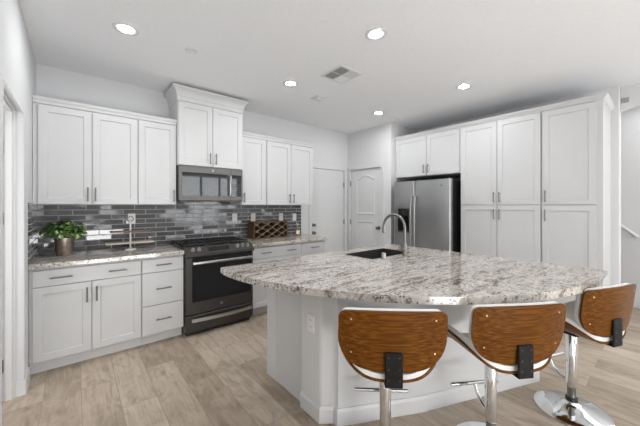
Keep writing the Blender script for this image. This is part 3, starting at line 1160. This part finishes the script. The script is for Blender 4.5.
def make_stool():
    t = thing('bar_stool', 'x', 'bar stool', (0, 0, 0), 'walnut bar stools at the island')
    # pedestal
    MB().lathe([(.205, 0), (.207, .004), (.203, .008), (.17, .018), (.11, .030), (.06, .042), (.036, .055), (.034, .062)], n=48).build('base', 'chrome', t, True, 60)
    MB().lathe([(.034, .055), (.034, .085), (.030, .088)], n=24).build('collar', 'black', t, True)
    MB().lathe([(.0245, .08), (.0245, .30), (.0245, .31)], n=24).build('gas_lift', 'satin', t, True)
    MB().lathe([(.031, .16), (.0315, .163), (.0315, .535), (.028, .54)], n=24).build('pole', 'chrome', t, True)
    # footrest
    fr = MB().tube([(-.155, .145, .285), (.155, .145, .285)], .0115, 12)
    fr.tube([(0, .03, .19), (0, .075, .20), (0, .118, .235), (0, .14, .28)], .009, 10)
    fr.build('footrest', 'chrome', t, True)
    # seat
    s = grid_shell(seat_surface(), 40, 16, -.011).build('seat_shell', 'walnut', t, True, 50)
    grid_shell(seat_surface(-.003, .002), 40, 16, .024).build('seat_pad', 'leather', t, True, 50)
    MB().box(-.06, .06, -.06, .06, .520, .542, .004).build('mounting_plate', 'bracket', t)
    MB().tube([(.06, 0, .545), (.16, .0, .55), (.225, .0, .56)], .005, 8).build('height_lever', 'chrome', t, True)
    # back
    b = grid_shell(back_surface(), 44, 12, .012).build('backrest', 'walnut', t, True, 50)
    grid_shell(back_surface(-.003, .013), 44, 12, -.022, 1).build('back_pad', 'leather', b, True, 50)
    f = back_surface()
    for u, v in ((.22, .84), (.78, .84), (.22, .20), (.78, .20)):
        p = Vector(f(u, v))
        MB().lathe([(.0058, -.004), (.0058, .0105), (.004, .0135), (.0005, .0145)], p, 10, (0 if abs(u - .5) < .1 else (u - .5) * 1.0, -1, 0)).build('screw', 'brass', b, True)
    br = MB()
    br.box(-.041, .041, -.247, -.235, .537, .700, .004)
    br.box(-.041, .041, -.243, -.12, .537, .549, .003)
    bo_ = br.build('bracket', 'bracket', t)
    sc = MB()
    for x in (-.024, .024):
        for z in (.575, .625, .680):
            sc.lathe([(.005, 0), (.004, .003)], (x, -.2465, z), 8, (0, -1, 0))
    sc.build('bolt', 'slate', bo_)
    return t


def copy_tree(o, parent=None):
    c = o.copy()
    COL.objects.link(c)
    c.parent = parent
    for ch in [x for x in SC.objects if x.parent == o]:
        copy_tree(ch, c)
    return c


stool = make_stool()
spots = [((1.290, .983), (.685, .728), 'walnut and white bar stool seen squarely from behind, nearest the knee wall outlet'),
         ((1.812, .641), (.545, .838), 'walnut and white bar stool standing between the other two stools'),
         ((2.572, .410), (.36, .933), 'walnut and white bar stool nearest the pantry end, round base in full view')]
sts = [stool, copy_tree(stool), copy_tree(stool)]
for st_, ((x, y), (fx, fy), lab) in zip(sts, spots):
    st_.location = (x, y, 0)
    st_.rotation_euler = (0, 0, math.atan2(fy, fx) - PI / 2)
    st_['label'] = lab

# ------------------------------------------------------------------ things on the worktops
pl = thing('potted_plant', 'leafy variegated green plant in a copper pot in the worktop corner', 'plant', (-.085, 3.65, .914))
PX, PY = -.085, 3.65
MB().lathe([(.058, 0), (.060, .003), (.0725, .150), (.077, .154), (.077, .165), (.070, .166), (.064, .15), (.060, .14)], (PX, PY, .9142), 28).build('pot', 'copper', pl, True)
MB().lathe([(.064, .14), (.03, .147), (.001, .148)], (PX, PY, .9142), 20).build('soil', 'soil', pl, True)
fo = MB()
stm = MB()
rnd = random.Random(3)
for k in range(230):
    th = rnd.uniform(0, 2 * PI)
    ph = math.acos(rnd.uniform(-.25, 1))
    rad = rnd.uniform(.62, 1.0)
    d = Vector((math.sin(ph) * math.cos(th), math.sin(ph) * math.sin(th), math.cos(ph)))
    p = Vector((PX, PY, 1.115)) + Vector((d.x * .165, d.y * .15, d.z * .125)) * rad
    if p.y > 3.84:
        p.y = 3.84 - rnd.random() * .02
    if p.x < -.262:
        p.x = -.262 + rnd.random() * .02
    L = rnd.uniform(.032, .056)
    W = L * rnd.uniform(.36, .46)
    n_ = (d + Vector((rnd.uniform(-.6, .6), rnd.uniform(-.6, .6), rnd.uniform(.1, .9)))).normalized()
    t_ = d.cross(n_)
    if t_.length < .05:
        t_ = Vector((1, 0, 0))
    t_ = (t_.normalized() * rnd.uniform(-.7, .7) + d * .8 + Vector((0, 0, -.35))).normalized()
    t_ = (t_ - n_ * t_.dot(n_)).normalized()
    s_ = t_.cross(n_)
    prof = [(-.5, .05), (-.25, .8), (0, 1), (.25, .8), (.5, .04)]
    mid = [fo.bm.verts.new(p + t_ * L * a - n_ * (a * a) * L * .35) for a, _ in prof]
    lf = [fo.bm.verts.new(p + t_ * L * a + s_ * W * b_ + n_ * (.16 * L * b_ - a * a * L * .35)) for a, b_ in prof]
    rt = [fo.bm.verts.new(p + t_ * L * a - s_ * W * b_ + n_ * (.16 * L * b_ - a * a * L * .35)) for a, b_ in prof]
    for i in range(4):
        fo.bm.faces.new((mid[i], mid[i + 1], lf[i + 1], lf[i]))
        fo.bm.faces.new((mid[i + 1], mid[i], rt[i], rt[i + 1]))
    if k % 7 == 0:
        stm.tube([(PX + d.x * .03, PY + d.y * .03, 1.06), tuple((p + Vector((PX, PY, 1.09))) / 2), tuple(p)], .0022, 5)
fo.build('foliage', 'leaf', pl, True)
stm.build('stems', 'leaf', pl)

ts = thing('tray_stand', 'two-tier serving stand with long wooden trays on a pole, left of the range', 'tray stand', (.443, 3.66, .914))
TX, TY = .443, 3.66
MB().lathe([(.052, 0), (.052, .006), (.02, .012), (.009, .02)], (TX, TY, .9142), 24).build('foot', 'plate', ts, True)
MB().cyl((TX, TY, .925), (TX, TY, 1.215), .008, 12).build('pole', 'plate', ts, True)
rg_ = MB()
rg_.tube([(TX + .026 * math.cos(a * PI / 12), TY, 1.240 + .026 * math.sin(a * PI / 12)) for a in range(0, 25)], .004, 8)
rg_.build('ring_handle', 'nickel', ts, True)
for nm_, z, hw, mm in (('lower_tray', .982, .215, 'tray_pale'), ('upper_tray', 1.102, .175, 'tray_wood')):
    tb = MB().box(TX - hw, TX + hw, TY - .06, TY + .06, z, z + .008)
    tb.box(TX - hw, TX + hw, TY - .06, TY - .053, z + .008, z + .015)
    tb.box(TX - hw, TX + hw, TY + .053, TY + .06, z + .008, z + .015)
    tb.box(TX - hw, TX - hw + .007, TY - .053, TY + .053, z + .008, z + .015)
    tb.box(TX + hw - .007, TX + hw, TY - .053, TY + .053, z + .008, z + .015)
    tb.build(nm_, mm, ts)

wr = thing('wine_rack', 'dark wooden wine rack with wavy lattice slats on the worktop right of the range', 'wine rack', (2.14, 3.73, .914))
WX0, WX1, WY0, WY1 = 1.875, 2.425, 3.64, 3.83
for x in (WX0, WX1 - .014):
    MB().box(x, x + .014, WY0, WY1, .9142, 1.15, .002).build('side_panel', 'rack', wr)
MB().box(WX0 + .0141, WX1 - .0141, WY1 - .012, WY1, .9142, 1.145).build('back_panel', 'rack', wr)
MB().box(WX0 + .0141, WX1 - .0141, WY0 + .003, WY1 - .013, .9142, .926).build('bottom_rail', 'rack', wr)
for k in range(5):
    sl = MB()
    rr = []
    n = 44
    for i in range(n + 1):
        x = WX0 + .0142 + (WX1 - WX0 - .0284) * i / n
        z = .945 + .0475 * k + (1 if k % 2 else -1) * .0195 * math.sin(2 * PI * (x - WX0) / .165)
        rr.append([(x, WY0, z - .004), (x, WY1 - .013, z - .004), (x, WY1 - .013, z + .004), (x, WY0, z + .004)])
    sl.rings(rr)
    sl.build('wavy_slat', 'rack_slat', wr, True)

bt = thing('bottle', 'small amber bottle with a pale label at the end of the tiled worktop', 'bottle', (2.60, 3.68, .914))
MB().lathe([(.030, 0), (.034, .004), (.035, .10), (.030, .125), (.013, .145), (.0115, .165)], (2.62, 3.66, .9142), 20).build('glass', 'amber', bt, True)
MB().lathe([(.014, .163), (.014, .190), (.010, .193)], (2.62, 3.66, .9142), 16).build('cap', 'tray_pale', bt, True)
lb = MB()
rr = []
for k in range(9):
    a = R(200 + 100 * k / 8)
    rr.append([(2.62 + r_ * math.cos(a), 3.66 + r_ * math.sin(a), z) for r_, z in ((.0353, .945), (.0362, .945), (.0362, 1.0), (.0353, 1.0))])
lb.rings(rr)
lb.build('paper_label', 'paper', bt, True)

# ------------------------------------------------------------------ ceiling fittings
def downlight(x, y, label):
    t = thing('downlight', label, 'ceiling light', (x, y, CEIL), 'recessed ceiling downlights')
    MB().lathe([(.086, 0), (.086, -.004), (.078, -.007), (.050, -.003), (.046, 0)], (x, y, CEIL), 32).build('trim_ring', 'trim', t, True)
    MB().lathe([(.0455, -.0005), (.0455, -.002), (.001, -.002)], (x, y, CEIL), 32).build('diffuser', 'lamp', t)
    return t


dl = downlight(.293, 2.66, 'lit recessed downlight above the plant corner and left wall cabinets')
for x, y, lab in [(1.812, 1.469, 'lit recessed downlight nearest the camera, over the curved front of the island'),
                  (1.821, 2.675, 'lit recessed downlight between the air vent and the microwave cabinet crown'),
                  (3.387, 2.70, 'lit recessed downlight close to the arched door wall'),
                  (3.377, 1.474, 'lit recessed downlight in front of the tall pantry cabinets')]:
    c_ = copy_tree(dl)
    c_.location = (x, y, CEIL)
    c_['label'] = lab

v = thing('air_vent', 'square white ceiling air vent with louvres in four quadrants', 'air vent', (2.10, 2.155, CEIL))
VX0, VX1, VY0, VY1 = 1.945, 2.255, 2.0, 2.31
fm = MB()
zt, zb = CEIL - .0002, CEIL - .008
fm.box(VX0, VX1, VY0, VY0 + .028, zb, zt, .002)
fm.box(VX0, VX1, VY1 - .028, VY1, zb, zt, .002)
fm.box(VX0, VX0 + .028, VY0 + .028, VY1 - .028, zb, zt, .002)
fm.box(VX1 - .028, VX1, VY0 + .028, VY1 - .028, zb, zt, .002)
fm.box(2.096, 2.104, VY0 + .028, VY1 - .028, zb, zt)
fm.box(VX0 + .028, VX1 - .028, 2.151, 2.159, zb, zt)
fm.build('frame', 'vent', v)
MB().box(VX0 + .02, VX1 - .02, VY0 + .02, VY1 - .02, CEIL - .0015, CEIL - .0002).build('duct_opening', 'vent_dark', v)
for qx0, qx1, qy0, qy1, ax, sg in [(1.973, 2.096, 2.028, 2.151, 'X', 1), (1.973, 2.096, 2.159, 2.282, 'X', 1), (2.104, 2.227, 2.028, 2.151, 'Y', 1), (2.104, 2.227, 2.159, 2.282, 'X', -1)]:
    lv = MB()
    for k in range(7):
        f_ = (k + .5) / 7
        if ax == 'X':
            lv.obox(((qx0 + qx1) / 2, qy0 + (qy1 - qy0) * f_, CEIL - .008), (qx1 - qx0, .015, .0012), Matrix.Rotation(R(38 * sg), 3, 'X'))
        else:
            lv.obox((qx0 + (qx1 - qx0) * f_, (qy0 + qy1) / 2, CEIL - .008), (.015, qy1 - qy0, .0012), Matrix.Rotation(R(38 * sg), 3, 'Y'))
    lv.build('louvre', 'vent', v)

t = thing('smoke_detector', 'square white detector plate on the ceiling beyond the air vent', 'smoke detector', (2.33, 2.80, CEIL))
MB().box(2.255, 2.405, 2.725, 2.875, CEIL - .010, CEIL - .0002, .003).build('base_plate', 'vent', t)
MB().box(2.275, 2.385, 2.745, 2.855, CEIL - .032, CEIL - .010, .010, 2).build('cover', 'vent', t, True)
t = thing('ceiling_cover', 'small round blank cover on the ceiling left of the microwave cabinet crown', 'ceiling cover', (.771, 2.673, CEIL))
MB().lathe([(.050, -.0002), (.050, -.004), (.044, -.008), (.040, -.005), (.001, -.005)], (.771, 2.673, CEIL), 28).build('cover_plate', 'vent', t, True)
t = thing('ceiling_sensor', 'small round white sensor on the ceiling before the refrigerator alcove', 'sensor', (3.843, 2.70, CEIL))
MB().lathe([(.045, -.0002), (.045, -.006), (.036, -.012), (.001, -.013)], (3.843, 2.70, CEIL), 28).build('cover_plate', 'vent', t, True)

# ------------------------------------------------------------------ stair hall
hr = thing('handrail', 'white sloping stair handrail on the hall wall beyond the pantry', 'handrail', (5.7, .3, .9))
d_ = Vector((0, .72, .69)).normalized()
p0 = Vector((5.705, .262, .985))
rl_ = MB().tube([Vector((5.775, .25, .973)), Vector((5.72, .25, .975)), p0, p0 + d_ * .5, p0 + d_ * 2.2], .021, 14)
rl_.build('rail', 'rail', hr, True)
for s in (.25, 1.8):
    p = p0 + d_ * s
    MB().tube([p - Vector((0, 0, .02)), p + Vector((.03, 0, -.05)), p + Vector((.074, 0, -.06))], .007, 8).build('rail_bracket', 'nickel', hr, True)
sn = MB().box(4.742, 4.772, .262, .326, 2.545, 2.60, .006).build('door_chime', 'grey_plastic')
tag(sn, 'small grey sensor box high on the wall end by the arch', 'sensor')
sn.name = 'motion_sensor'

for o in bpy.data.objects:
    if '_base' in o:
        del o['_base']
